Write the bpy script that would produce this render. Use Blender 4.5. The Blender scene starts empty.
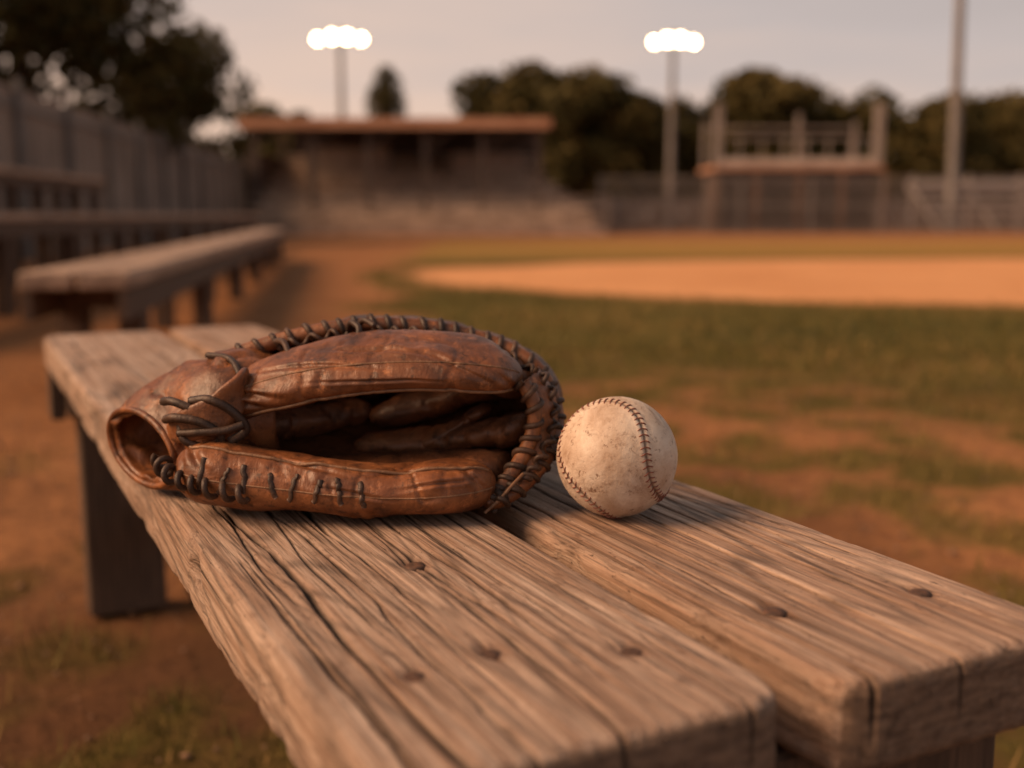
import bpy, math, numpy as np, random
from mathutils import Matrix, Vector
random.seed(3); rng=np.random.default_rng(7)
scene=bpy.context.scene
COL=scene.collection
# ------------------------------------------------------------------ noise
def _h(ix,iy,iz,seed):
    h=(ix*374761393+iy*668265263+iz*1274126177+seed*974711)&0x7fffffff
    h=((h^(h>>13))*1103515245)&0x7fffffff
    h=((h^(h>>15))*12345677)&0x7fffffff
    return (h^(h>>11))%65536/65535.0
def vnoise(P,seed=0):
    P=np.asarray(P,dtype=float); F=np.floor(P); I=F.astype(np.int64); f=P-F; f=f*f*(3-2*f)
    r=0
    for dx in (0,1):
        wx=f[...,0] if dx else 1-f[...,0]
        for dy in (0,1):
            wy=f[...,1] if dy else 1-f[...,1]
            for dz in (0,1):
                wz=f[...,2] if dz else 1-f[...,2]
                r=r+wx*wy*wz*_h(I[...,0]+dx,I[...,1]+dy,I[...,2]+dz,seed)
    return r
def fbm(P,o=4,seed=0):
    a=.5;s=0;t=0;P=np.asarray(P,dtype=float)
    for k in range(o):
        s=s+a*vnoise(P*(2**k),seed+k*17);t+=a;a*=.5
    return s/t
def sm(a,b,x):
    t=np.clip((x-a)/(b-a),0,1);return t*t*(3-2*t)
# ------------------------------------------------------------------ mesh helpers
def mkmesh(name,verts,faces,mat=None,smooth=True,attrs=None,mats=None,midx=None):
    me=bpy.data.meshes.new(name)
    verts=np.asarray(verts,dtype=float).reshape(-1,3)
    n,k=faces.shape
    me.vertices.add(len(verts));me.vertices.foreach_set('co',verts.ravel())
    me.loops.add(n*k);me.loops.foreach_set('vertex_index',faces.astype(np.int32).ravel())
    me.polygons.add(n);me.polygons.foreach_set('loop_start',(np.arange(n)*k).astype(np.int32))
    me.polygons.foreach_set('loop_total',np.full(n,k,dtype=np.int32))
    me.update(calc_edges=True)
    me.validate()
    if attrs:
        for k,a in attrs.items():
            at=me.attributes.new(k,'FLOAT','POINT');at.data.foreach_set('value',np.asarray(a,dtype=np.float32).ravel())
    for m in (mats or ([mat] if mat else [])): me.materials.append(m)
    if midx is not None: me.polygons.foreach_set('material_index',np.asarray(midx,dtype=np.int32))
    me.polygons.foreach_set('use_smooth',[smooth]*len(me.polygons))
    ob=bpy.data.objects.new(name,me);COL.objects.link(ob);return ob
def empty(name,loc=(0,0,0),rz=0):
    e=bpy.data.objects.new(name,None);e.location=loc;e.rotation_euler=(0,0,rz);e.empty_display_size=.1;COL.objects.link(e);return e
def parent_keep(ch,e):
    ch.parent=e
    M=Matrix.Translation(e.location)@e.rotation_euler.to_matrix().to_4x4()
    ch.matrix_parent_inverse=M.inverted()
def crom(pts,n,closed=False):
    p=np.asarray(pts,dtype=float)
    k=len(p)
    if closed:
        t=np.arange(n)/n*k
        i=np.floor(t).astype(int);f=(t-i)
        idx=lambda j:(i+j)%k
        p0,p1,p2,p3=p[idx(-1)],p[idx(0)],p[idx(1)],p[idx(2)]
    else:
        t=np.linspace(0,k-1,n);i=np.minimum(np.floor(t).astype(int),k-2);f=t-i
        q=np.concatenate([[2*p[0]-p[1]],p,[2*p[-1]-p[-2]]])
        p0,p1,p2,p3=q[i],q[i+1],q[i+2],q[i+3]
    f=f.reshape((-1,)+(1,)*(p.ndim-1))
    return .5*((2*p1)+(-p0+p2)*f+(2*p0-5*p1+4*p2-p3)*f*f+(-p0+3*p1-3*p2+p3)*f**3)
def gridfaces(a,b,closedb=True,closeda=False,off=0):
    A=np.arange(a if closeda else a-1);B=np.arange(b if closedb else b-1)
    i,j=np.meshgrid(A,B,indexing='ij');i=i.ravel();j=j.ravel()
    i2=(i+1)%a;j2=(j+1)%b
    return np.stack([i*b+j,i*b+j2,i2*b+j2,i2*b+j],1)+off
def nrm(v): return v/np.maximum(np.linalg.norm(v,axis=-1,keepdims=True),1e-9)
class Bag:
    def __init__(s): s.v=[];s.f=[];s.n=0;s.m=[]
    def add(s,v,f,mi=0):
        v=np.asarray(v,dtype=float).reshape(-1,3);f=np.asarray(f)
        s.v.append(v);s.f.append(f+s.n);s.n+=len(v);s.m.append(np.full(len(f),mi))
    def box(s,x0,x1,y0,y1,z0,z1,mi=0):
        v=[(x,y,z) for z in (z0,z1) for y in (y0,y1) for x in (x0,x1)]
        f=[(0,2,3,1),(4,5,7,6),(0,1,5,4),(2,6,7,3),(0,4,6,2),(1,3,7,5)]
        s.add(v,np.array(f),mi)
    def obox(s,p,q,w,h,mi=0):
        p=np.array(p,float);q=np.array(q,float);T=nrm(q-p);
        up=np.array([0,0,1.]) if abs(T[2])<.9 else np.array([0,1.,0])
        S=nrm(np.cross(T,up));U=np.cross(S,T)
        v=[]
        for c in (p,q):
            for a,b in ((-1,-1),(1,-1),(1,1),(-1,1)): v.append(c+S*a*w/2+U*b*h/2)
        f=[(0,1,2,3),(7,6,5,4),(0,4,5,1),(1,5,6,2),(2,6,7,3),(3,7,4,0)]
        s.add(v,np.array(f),mi)
    def tube(s,path,r,m=10,closed=False,flat=1.0,mi=0):
        v,f=tube(path,r,m,closed,flat);s.add(v,f,mi)
    def obj(s,name,mat=None,smooth=True,mats=None):
        V=np.concatenate(s.v);F=np.concatenate(s.f)
        return mkmesh(name,V,F,mat,smooth,mats=mats,midx=np.concatenate(s.m) if mats else None)
def tube(path,r,m=10,closed=False,flat=1.0):
    P=np.asarray(path,dtype=float);n=len(P)
    r=np.broadcast_to(np.asarray(r,dtype=float),(n,))
    if closed: T=nrm(np.roll(P,-1,0)-np.roll(P,1,0))
    else: T=nrm(np.gradient(P,axis=0))
    N=np.zeros_like(P)
    a=np.array([0,0,1.]) if abs(T[0][2])<.9 else np.array([1.,0,0])
    N[0]=nrm(a-T[0]*a.dot(T[0]))
    for i in range(1,n):
        v=N[i-1]-T[i]*N[i-1].dot(T[i]);N[i]=v/max(np.linalg.norm(v),1e-9)
    B=np.cross(T,N);ph=np.arange(m)/m*2*math.pi
    V=P[:,None]+(N[:,None]*np.cos(ph)[None,:,None]+B[:,None]*np.sin(ph)[None,:,None]*flat)*r[:,None,None]
    V=V.reshape(-1,3);F=gridfaces(n,m,True,closed)
    if not closed:
        for e,o in ((0,0),(1,(n-1)*m)):
            base=[o+k for k in range(m)];q=[]
            for k in range(0,m//2-1):
                q.append([base[k],base[k+1],base[m-2-k],base[m-1-k]])
            F=np.concatenate([F,np.array(q)])
    return V,F
# ------------------------------------------------------------------ material helpers
class NT:
    def __init__(s,name):
        s.m=bpy.data.materials.new(name);s.m.use_nodes=True;s.t=s.m.node_tree;s.b=s.t.nodes['Principled BSDF']
        s.tc=s.t.nodes.new('ShaderNodeTexCoord')
    def n(s,ty,**k):
        x=s.t.nodes.new(ty)
        for a,b in k.items(): setattr(x,a,b)
        return x
    def l(s,a,b): s.t.links.new(a,b)
    def noise(s,scale=(1,1,1),sc=1,det=4,rough=.55,dist=0,loc=(0,0,0)):
        mp=s.n('ShaderNodeMapping');mp.inputs['Scale'].default_value=scale;mp.inputs['Location'].default_value=loc
        s.l(s.tc.outputs['Object'],mp.inputs[0])
        nz=s.n('ShaderNodeTexNoise');nz.inputs['Scale'].default_value=sc;nz.inputs['Detail'].default_value=det
        nz.inputs['Roughness'].default_value=rough;nz.inputs['Distortion'].default_value=dist
        s.l(mp.outputs[0],nz.inputs['Vector']);return nz.outputs[0]
    def ramp(s,src,stops):
        r=s.n('ShaderNodeValToRGB');e=r.color_ramp.elements
        while len(e)<len(stops): e.new(.5)
        for i,(p,c) in enumerate(stops):
            e[i].position=p;e[i].color=(c[0],c[1],c[2],1) if hasattr(c,'__len__') else (c,c,c,1)
        s.l(src,r.inputs[0]);return r.outputs[0]
    def mix(s,f,a,b,mode='MIX'):
        x=s.n('ShaderNodeMix',data_type='RGBA',blend_type=mode)
        for v,i in ((f,0),(a,6),(b,7)):
            if isinstance(v,bpy.types.NodeSocket): s.l(v,x.inputs[i])
            elif i==0: x.inputs[0].default_value=v
            else: x.inputs[i].default_value=(v[0],v[1],v[2],1)
        return x.outputs[2]
    def math(s,op,a,b=0.0,c=None):
        x=s.n('ShaderNodeMath',operation=op)
        for v,i in ((a,0),(b,1),(c,2)):
            if v is None: continue
            if isinstance(v,bpy.types.NodeSocket): s.l(v,x.inputs[i])
            else: x.inputs[i].default_value=v
        return x.outputs[0]
    def attr(s,name):
        a=s.n('ShaderNodeAttribute',attribute_name=name);return a.outputs['Fac']
    def bump(s,h,st=.5,dist=.001,prev=None):
        b=s.n('ShaderNodeBump');b.inputs['Strength'].default_value=st;b.inputs['Distance'].default_value=dist
        s.l(h,b.inputs['Height'])
        if prev: s.l(prev,b.inputs['Normal'])
        return b.outputs[0]
    def set(s,col=None,rough=None,normal=None,spec=None):
        for v,nm in ((col,'Base Color'),(rough,'Roughness'),(normal,'Normal'),(spec,'Specular IOR Level')):
            if v is None: continue
            if isinstance(v,bpy.types.NodeSocket): s.l(v,s.b.inputs[nm])
            elif nm=='Base Color': s.b.inputs[nm].default_value=(v[0],v[1],v[2],1)
            else: s.b.inputs[nm].default_value=v
        return s.m
def simple(name,c1,c2,sc=3,rough=.8,scale=(1,1,1),bd=.0):
    m=NT(name);nz=m.noise(scale,sc,5,.6)
    col=m.ramp(nz,[(.3,c1),(.7,c2)])
    return m.set(col,rough,m.bump(nz,.5,bd) if bd else None)
def wood_mat(name,off,tint=(1,1,1)):
    m=NT(name)
    low=m.noise((9,.65,6),1,2,.4,.1,(off,off,0))
    s=m.math('SINE',m.math('MULTIPLY',low,230.0))
    lines=m.ramp(s,[(.0,1.0),(.45,.92),(.80,.65),(1.0,.36)])
    mod=m.noise((6,3,6),1,3,.5,0,(off,4,0))
    fib=m.noise((640,12,640),1,5,.75,0,(off,0,0))
    fib2=m.noise((190,3.0,190),1,6,.7,.1,(off,0,0))
    big=m.noise((16,8,16),1,6,.7,0,(off,0,0))
    base=m.ramp(fib2,[(.28,(.17,.105,.073)),(.42,(.34,.225,.163)),(.54,(.50,.365,.282)),(.75,(.70,.55,.45))])
    base=m.mix(m.math('MULTIPLY',m.ramp(big,[(.40,0.0),(.66,1.0)]),.6),base,(.30,.175,.11))
    base=m.mix(m.ramp(mod,[(.3,.2),(.7,.9)]),base,lines,'MULTIPLY')
    base=m.mix(.85,base,m.ramp(fib,[(.36,.32),(.50,1.0)]),'MULTIPLY')
    st=m.noise((170,1.9,170),1,5,.75,.05,(off+3,2,0))
    base=m.mix(m.ramp(st,[(.345,.97),(.385,0.0)]),base,(.04,.022,.014))
    speck=m.noise((420,120,420),1,4,.7,0,(off,1,0))
    base=m.mix(m.ramp(speck,[(.31,.85),(.37,0.0)]),base,(.06,.034,.021))
    blot=m.noise((60,26,60),1,6,.75,.3,(off,5,0))
    base=m.mix(m.ramp(blot,[(.31,.75),(.43,0.0)]),base,(.13,.07,.042))
    base=m.mix(1.0,base,tint,'MULTIPLY')
    endc=m.mix(m.ramp(m.noise((60,60,260),1,5,.7),[(.35,0.0),(.65,1.0)]),(.07,.04,.026),(.27,.175,.115))
    base=m.mix(m.attr('endf'),base,endc)
    base=m.mix(m.attr('crack'),base,(.014,.008,.006))
    base=m.mix(m.attr('rust'),base,(.085,.038,.02))
    h=m.math('ADD',m.math('MULTIPLY',fib,1.0),m.math('ADD',m.math('MULTIPLY',lines,.25),m.math('MULTIPLY',fib2,.7)))
    h=m.math('ADD',h,m.math('MULTIPLY',m.ramp(st,[(.335,0.0),(.39,1.0)]),.9))
    rg=m.ramp(fib2,[(.3,.8),(.7,.50)])
    return m.set(base,rg,m.bump(h,1.0,.0013),.42)
# ------------------------------------------------------------------ planks
def plank(name,x0,x1,y0,y1,zt,th,cracks,nails,mat,seed,r=.007,nx=220,nyd=430,nz=22):
    X=np.linspace(x0,x1,nx+1);t=np.linspace(0,1,nyd+1);Y=y0+(y1-y0)*(0.5*t+.5*t**3)
    Y=np.sort(np.unique(np.concatenate([Y,y0+np.linspace(0,.011,9),y1-np.linspace(0,.011,9)])));ny=len(Y)-1
    Z=np.linspace(zt-th,zt,nz+1)
    idx=-np.ones((nx+1,ny+1,nz+1),dtype=np.int64)
    S=np.zeros_like(idx,dtype=bool);S[0]=S[-1]=True;S[:,0]=S[:,-1]=True;S[:,:,0]=S[:,:,-1]=True
    ii=np.argwhere(S);idx[S]=np.arange(len(ii))
    P=np.stack([X[ii[:,0]],Y[ii[:,1]],Z[ii[:,2]]],1)
    def gf(A,flip):
        f=np.stack([A[:-1,:-1].ravel(),A[1:,:-1].ravel(),A[1:,1:].ravel(),A[:-1,1:].ravel()],1)
        return f[:,::-1] if flip else f
    F=np.concatenate([gf(idx[:,:,-1],False),gf(idx[:,:,0],True),gf(idx[0],True),gf(idx[-1],False),gf(idx[:,0],False),gf(idx[:,-1],True)])
    lo=np.array([x0+r,y0+r,zt-th+r]);hi=np.array([x1-r,y1-r,zt-r])
    Q=np.clip(P,lo,hi);D=nrm(P-Q);V=Q+D*r
    for sx,cx in ((-1,x0),(1,x1)):
        for sy,cy in ((-1,y0),(1,y1)):
            dx=np.clip(1-np.abs(V[:,0]-cx)/.022,0,1);dy=np.clip(1-np.abs(V[:,1]-cy)/.022,0,1)
            k=dx*dy
            V[:,0]-=sx*k*.006;V[:,1]-=sy*k*.006;V[:,2]-=k*.002*(D[:,2]>.3)
    x,y,z=V.T
    w=.006*(fbm(np.stack([x*8,y*2.5,z*0+seed],1),2,seed)-.5)
    g=fbm(np.stack([(x+w)*420,y*5,z*260],1),2,seed+5)-.5
    g2=fbm(np.stack([(x+w)*190,y*2.6,z*120],1),3,seed+9)-.5
    g3=fbm(np.stack([x*10,y*3,z*10+7],1),3,seed+2)-.5
    d=g*.0008+g2*.0009+g3*.0012
    ed=np.minimum(np.abs(x-x0),np.abs(x-x1))
    chip=np.exp(-(ed/.006)**2)*np.clip(fbm(np.stack([x*30,y*22,z*30],1),4,seed+30)-.48,0,1)*.016
    d=d-chip
    ck=np.clip(chip*110,0,.5);rust=np.zeros(len(V))
    for (cx,ya,yb,wd,dp,am,sd,tilt) in cracks:
        xc=cx+tilt*(y-ya)+am*(fbm(np.stack([y*7,y*0+sd,y*0],1),4,sd)-.5)
        L=np.clip((y-ya)/(.06),0,1) if ya>y0+.01 else np.ones_like(y)
        Rr=np.clip((yb-y)/(.10),0,1)
        k=np.clip(L*Rr,0,1)**.5*((y>=ya-.003)&(y<=yb))
        k=k*(.30+1.25*(fbm(np.stack([y*26,y*0+sd,y*0+3],1),3,sd)))
        gq=np.exp(-((x-xc)/(wd*.92*np.maximum(k,.15)))**2)*np.clip(k*1.4,0,1)*((D[:,2]>.2)|(D[:,1]<-.4))
        gq=gq*np.where((D[:,1]<-.7),np.clip((z-(zt-th*.7))/(th*.5),0,1),1)
        d=d-gq*dp*.85;ck=np.maximum(ck,np.clip(gq*1.3,0,1))
    for (nx_,ny_) in nails:
        rr2=np.sqrt((x-nx_)**2+((y-ny_)*.9)**2)*(1+.8*(g2*2))
        top=(D[:,2]>.5)
        d=d-np.exp(-(rr2/.0078)**4)*.0016*top
        rust=np.maximum(rust,np.exp(-(rr2/.0085)**4)*.6*top)
        k=np.exp(-((x-nx_-.001)/.0010)**2)*np.clip(1-np.abs(y-ny_)/.045,0,1)*top
        ck=np.maximum(ck,k*.8);d=d-k*.001
    V=V+D*d[:,None]
    endf=((D[:,1]<-.75)|(D[:,1]>.75)).astype(float)*.85
    return mkmesh(name,V,F,mat,True,attrs={'crack':ck,'rust':rust,'endf':endf})
RZ=math.radians(26.57);ZT=.45
bench=empty('wooden_bench',(0,0,0),RZ)
wm1=wood_mat('weathered_wood_a',0.0);wm2=wood_mat('weathered_wood_b',7.3,(.98,.93,.88))
nl=[(.158,.409),(.197,.417),(.254,.391),(.214,.548),(.135,1.55),(.24,1.56)]
nr=[(.345,.403),(.4295,.391),(.34,1.58),(.42,1.57)]
crL=[(.148,.31,.75,.0014,.006,.012,1,-.01),(.172,.31,1.0,.0010,.004,.016,2,.0),(.205,.31,.62,.0010,.003,.010,3,.03),
     (.232,.36,.95,.0010,.004,.014,4,-.01),(.268,.31,.70,.0010,.003,.008,5,.0),(.127,.31,.60,.0015,.006,.008,6,.0),
     (.19,.60,1.4,.0011,.005,.02,7,0),(.15,.95,1.85,.0013,.005,.02,8,0),(.24,1.0,1.9,.0012,.005,.02,9,0),(.218,.42,.66,.0009,.003,.01,10,.0),
     (.182,.36,.55,.0008,.002,.008,21,.02),(.245,.42,.78,.0009,.003,.012,22,.0),(.138,.5,.9,.0009,.003,.012,23,.0),(.16,.45,.7,.0008,.002,.01,24,.02),(.195,.45,.85,.0009,.003,.014,25,-.02),(.281,.5,.9,.0008,.003,.006,26,0)]
crR=[(.327,.31,.72,.0011,.004,.012,11,.0),(.352,.42,1.1,.0010,.004,.014,12,.0),(.380,.31,.60,.0013,.007,.010,13,.02),
     (.405,.36,.85,.0010,.004,.012,14,0),(.432,.31,.72,.0011,.005,.010,15,0),(.446,.45,1.2,.0009,.003,.008,16,0),
     (.39,.8,1.7,.0011,.004,.02,17,0),(.34,1.1,1.88,.0012,.004,.02,18,0),
     (.338,.34,.6,.0008,.002,.01,27,.02),(.366,.38,.7,.0009,.003,.012,28,0),(.418,.4,.66,.0009,.003,.01,29,.01),(.395,.45,.8,.0008,.003,.012,30,0),(.318,.36,.8,.0009,.004,.006,31,0)]
pl=plank('seat_plank_1',.111,.2915,.321,1.905,ZT,.046,crL,nl,wm1,3)
pr=plank('seat_plank_2',.3095,.463,.319,1.94,ZT-.001,.044,crR,nr,wm2,19)
for p in (pl,pr): p.parent=bench
rustm=simple('rusty_nail',(.03,.017,.012),(.12,.055,.03),300,.7,bd=.0005)
b=Bag()
for (x,y) in nl+nr:
    rad=.0060;prof=[(0.0001,.0007),(.55,.0006),(.85,.0002),(1.0,-.0010),(1.0,-.004)]
    ph=np.arange(18)/18*2*math.pi
    V=np.array([[ (x+rad*a*math.cos(t),y+rad*a*math.sin(t),ZT-.0014+h+.0004*math.cos(t)) for t in ph] for a,h in prof])
    b.add(V,gridfaces(len(prof),18)[:,::-1])
o=b.obj('nail_heads',rustm);o.parent=bench
dark=simple('old_dark_wood',(.045,.027,.018),(.13,.078,.05),6,.85,(30,30,2),.001)
b=Bag()
for u in (.352,1.80):
    b.box(.135,.448,u,u+.09,ZT-.046-.075,ZT-.047)
    b.box(.15,.27,u+.01,u+.07,0.0,ZT-.123)
    b.box(.31,.43,u+.01,u+.07,0.0,ZT-.123)
b.box(.272,.308,.445,1.79,.12,.20)
o=b.obj('legs_and_bearers',dark,False);o.parent=bench
bv=o.modifiers.new('b','BEVEL');bv.width=.005;bv.segments=2
b=Bag();b.box(.113,.133,1.82,1.88,ZT-.125,ZT-.048);o=b.obj('cleat',dark,False);o.parent=bench
# ------------------------------------------------------------------ baseball
BR=.0385;BC=np.array([.0670,.688,ZT+BR-.0012])
def seam(t):
    bb=.42
    ph=math.pi/2-(math.pi/2-bb)*np.cos(t);th=t/2+bb*np.sin(2*t)
    return np.stack([np.sin(ph)*np.cos(th),np.sin(ph)*np.sin(th),np.cos(ph)],-1)
ts=np.linspace(0,4*math.pi,1600,endpoint=False);SP=seam(ts)
RX=Matrix.Rotation
RB=np.array(RX(math.radians(10),3,'Z')@RX(math.radians(-18),3,'Y')@RX(math.radians(-44),3,'X')@RX(math.radians(4),3,'Y')@RX(math.radians(44),3,'Z')@RX(math.radians(-18),3,'Y')@RX(math.radians(10),3,'X')@RX(math.radians(200),3,'Z'))
nlat,nlon=190,300
la=np.linspace(.002,math.pi-.002,nlat);lo=np.arange(nlon)/nlon*2*math.pi
U=np.stack([np.sin(la)[:,None]*np.cos(lo)[None],np.sin(la)[:,None]*np.sin(lo)[None],np.cos(la)[:,None]+0*lo[None]],-1).reshape(-1,3)
dm=np.full(len(U),9.)
for c in range(0,1600,200): dm=np.minimum(dm,np.arccos(np.clip((U@SP[c:c+200].T).max(1),-1,1)))
dmm=dm*BR
dd=.00045*np.exp(-((dmm-.0022)/.0018)**2)-.0007*np.exp(-(dmm/.0007)**2)+.0004*(fbm(U*3,3,4)-.5)+.00025*(fbm(U*14,3,6)-.5)
V=(U*(BR+dd)[:,None])@RB.T
m=NT('scuffed_ball_leather')
n1=m.noise((1,1,1),38,6,.7,.4);n2=m.noise((1,1,1),170,6,.8);n3=m.noise((1,1,1),16,4,.6,.5,(.3,.2,.1));n4=m.noise((1,1,1),60,6,.75,1.0,(.8,.2,.1))
c=m.ramp(n1,[(.30,(.36,.24,.165)),(.42,(.55,.42,.325)),(.58,(.69,.575,.47)),(.8,(.78,.69,.59))])
c=m.mix(m.ramp(n3,[(.47,0.0),(.70,.65)]),c,(.44,.31,.21))
c=m.mix(m.ramp(n2,[(.34,.9),(.43,0.0)]),c,(.19,.105,.065))
c=m.mix(m.ramp(n4,[(.56,0.0),(.68,.7)]),c,(.24,.14,.09))
c=m.mix(m.attr('seam'),c,(.14,.07,.04))
vor=m.n('ShaderNodeTexVoronoi');vor.inputs['Scale'].default_value=900;m.l(m.tc.outputs['Object'],vor.inputs['Vector'])
ballm=m.set(c,.6,m.bump(n2,.8,.0009,m.bump(vor.outputs[0],.25,.0003)),.3)
ball=mkmesh('baseball',V,gridfaces(nlat,nlon)[:,::-1],ballm,True,attrs={'seam':np.exp(-(dmm/.0008)**2)*.9})
ball.location=BC
tang=nrm(np.roll(SP,-1,0)-np.roll(SP,1,0));sidev=np.cross(SP,tang)
b=Bag()
seg=np.linalg.norm(np.diff(np.vstack([SP,SP[:1]]),axis=0),axis=1);cum=np.concatenate([[0],np.cumsum(seg)])
for k in range(108):
    i=int(np.searchsorted(cum,cum[-1]*k/108))%1600
    for sgn in (-1,1):
        pts=[]
        for a in np.linspace(0,1,6):
            q=SP[i]*BR+tang[i]*(-.0003+.0014*a)+sidev[i]*sgn*(.0002+.0034*a)
            q=nrm(q)*(BR+.0002+.00065*math.sin(a*math.pi)-.0001*a)
            pts.append(q)
        b.tube(np.array(pts)@RB.T,[.0003,.00040,.00044,.00044,.0004,.00022],6)
st=b.obj('stitching',simple('faded_red_thread',(.15,.045,.03),(.28,.11,.075),200,.8));st.parent=ball
# ------------------------------------------------------------------ glove
def leather(name,c0,c1,c2,rough=.42,coat=0.0):
    m=NT(name)
    n1=m.noise((1,1,1),22,6,.65,.6);n2=m.noise((1,1,1),120,6,.7,.3);n3=m.noise((1,1,1),13,5,.7,.8,(.4,.1,.2))
    c=m.ramp(n1,[(.28,c0),(.5,c1),(.75,c2)])
    c=m.mix(m.ramp(n3,[(.46,0.0),(.66,.75)]),c,c0)
    c=m.mix(m.ramp(n2,[(.35,.7),(.46,0.0)]),c,tuple(a*.5 for a in c0))
    sc=m.noise((1,1,1),80,7,.8,.2,(.1,.7,.2))
    c=m.mix(m.ramp(sc,[(.56,0.0),(.70,.75)]),c,tuple(min(1,a*1.4) for a in c2))
    vor=m.n('ShaderNodeTexVoronoi',feature='DISTANCE_TO_EDGE');vor.inputs['Scale'].default_value=620
    m.l(m.tc.outputs['Object'],vor.inputs['Vector'])
    wr=m.noise((2.2,1,.8),60,5,.6,.5,(.2,.6,.1))
    fine=m.noise((1,1,1),260,4,.7)
    bp=m.bump(vor.outputs[0],.18,.0003);bp=m.bump(fine,.35,.0006,bp);bp=m.bump(wr,.5,.0018,bp);bp=m.bump(n1,.4,.004,bp)
    rg=m.ramp(n2,[(.3,rough+.2),(.7,rough-.04)])
    m.set(c,rg,bp,.5)
    if coat:
        m.b.inputs['Coat Weight'].default_value=coat;m.b.inputs['Coat Roughness'].default_value=.4
    return m.m
lea=leather('glove_leather',(.042,.014,.0055),(.185,.062,.020),(.37,.145,.054),.40,.06)
lea_in=leather('glove_palm_leather',(.025,.009,.0045),(.115,.041,.016),(.24,.095,.040),.42)
lace_m=leather('dark_lace',(.020,.010,.0065),(.050,.024,.014),(.11,.052,.028),.48)
pip_m=leather('piping_leather',(.10,.045,.02),(.2,.10,.05),(.3,.16,.085),.5)
glove=empty('baseball_glove',(-.1,.75,ZT))
def gadd(o): parent_keep(o,glove);return o
OFF=np.array([-.003,-.016,ZT])
class Sweep:
    def __init__(s,path,ab,roll=None,n=90,m=44,ex=2.3,endp=8,wr=.0016,seed=1,ws=45,zmin=.0015,ends=(1,1),big=.0,cr=1.0,folds=()):
        P=crom(path,n);AB=crom(ab,n);R=crom(np.array(roll if roll is not None else [0]*len(path),float)[:,None],n)[:,0]
        T=nrm(np.gradient(P,axis=0));Z=np.array([0,0,1.])
        S=nrm(np.cross(T,Z[None]));Uv=np.cross(S,T)
        c=np.cos(R)[:,None];q=np.sin(R)[:,None];S,Uv=S*c+Uv*q,-S*q+Uv*c
        t=np.linspace(0,1,n);e=np.ones(n)
        tt=2*t-1
        k=(1-np.abs(tt)**endp)**.5
        if ends[0]: e=np.where(tt<0,k,e)
        if ends[1]: e=np.where(tt>=0,k,e)
        e=np.maximum(e,.01)
        ph=np.arange(m)/m*2*math.pi
        cc=np.sign(np.cos(ph))*np.abs(np.cos(ph))**(2/ex);ss=np.sign(np.sin(ph))*np.abs(np.sin(ph))**(2/ex)
        dirv=S[:,None]*(cc[None,:]*(AB[:,0]*e)[:,None])[...,None]+Uv[:,None]*(ss[None,:]*(AB[:,1]*e)[:,None])[...,None]
        V=P[:,None]+dirv
        N=nrm(dirv)
        nz=fbm(V*ws,3,seed)-.5
        nb=fbm(V*np.array([22,16,16]),2,seed+40)-.5
        rid=1-np.abs(2*fbm(V*np.array([ws*.9,ws*.5,ws*.5])+9,3,seed+3)-1)
        d=(nz*1.0-np.clip(rid-.86,0,1)*4*.9*cr)*wr*2*e[:,None]+nb*big*e[:,None]
        pd=np.degrees(ph)
        for (t0,p0,t1,p1,wd,dp) in folds:
            tq=t[:,None]+0*ph[None];pq=((pd[None]+180)%360-180)+0*t[:,None]
            ax=np.array([(t1-t0)*3,(p1-p0)/60.]);L=np.hypot(*ax);ax=ax/L
            ux=(tq-t0)*3;uy=(pq-p0)/60.+.10*(fbm(V*40,2,77)-.5)*2
            al=np.clip((ux*ax[0]+uy*ax[1])/L,0,1)
            dist=np.hypot(ux-al*L*ax[0],uy-al*L*ax[1])
            d=d-dp*np.exp(-(dist/wd)**2)*np.sin(math.pi*np.clip(al,.08,.92))+dp*.55*np.exp(-((dist-wd*2.2)/(wd*1.3))**2)*np.sin(math.pi*al)
        V=V+N*d[...,None]
        V[...,2]=np.maximum(V[...,2],zmin)
        s.V=V;s.N=N;s.n=n;s.m=m
    def at(s,t,ph,off=0):
        i=int(np.clip(t,0,1)*(s.n-1));j=int(round(ph/360*s.m))%s.m
        return s.V[i,j]+s.N[i,j]*off
    def obj(s,name,mat): return gadd(mkmesh(name,s.V+OFF,gridfaces(s.n,s.m)[:,::-1],mat,True))
rim_top=[(-.2185,.775,.0777),(-.1936,.777,.092),(-.158,.780,.1035),(-.1224,.782,.1115),(-.094,.783,.1140),(-.051,.783,.1115),(-.0085,.779,.1010),(.018,.77,.087),(.030,.76,.068),(.0326,.745,.0475),(.024,.72,.0318),(.006,.70,.017),(-.011,.692,.010)]
rim_bot=[(-.05,.69,.010),(-.10,.69,.010),(-.15,.70,.012),(-.19,.715,.02),(-.212,.735,.035),(-.222,.755,.058)]
R=np.array(rim_top+rim_bot);C=np.array([-.09,.745,.058])
def lp(sc,dy,dz=0):
    q=C+(R-C)*sc;q[:,1]+=dy;q[:,2]+=dz;return q
def pole(y,z): return np.repeat(np.array([[C[0],y,z]]),len(R),0)+(R-C)*.02
rings=[pole(.835,.055),lp(.40,.083),lp(.74,.055),lp(.93,.020),R,lp(1.035,.030),lp(.97,.072),lp(.62,.105),pole(.865,.05)]
rings=np.array(rings)
A=crom(rings,80);A=np.swapaxes(crom(np.swapaxes(A,0,1),160,True),0,1)
nn=fbm(A*28,4,8)-.5;rd=1-np.abs(2*fbm(A*np.array([22,22,40]),3,12)-1)
cen=np.array([C[0],.80,.055]);Nn=nrm(A-cen)
A=A+Nn*((nn*.012-np.clip(rd-.8,0,1)*.018)[...,None])*np.sin(np.linspace(0,math.pi,80))[:,None,None]
A[...,2]=np.maximum(A[...,2],.004)
gadd(mkmesh('palm_and_back_shell',A+OFF,gridfaces(80,160),lea_in,True))
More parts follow.
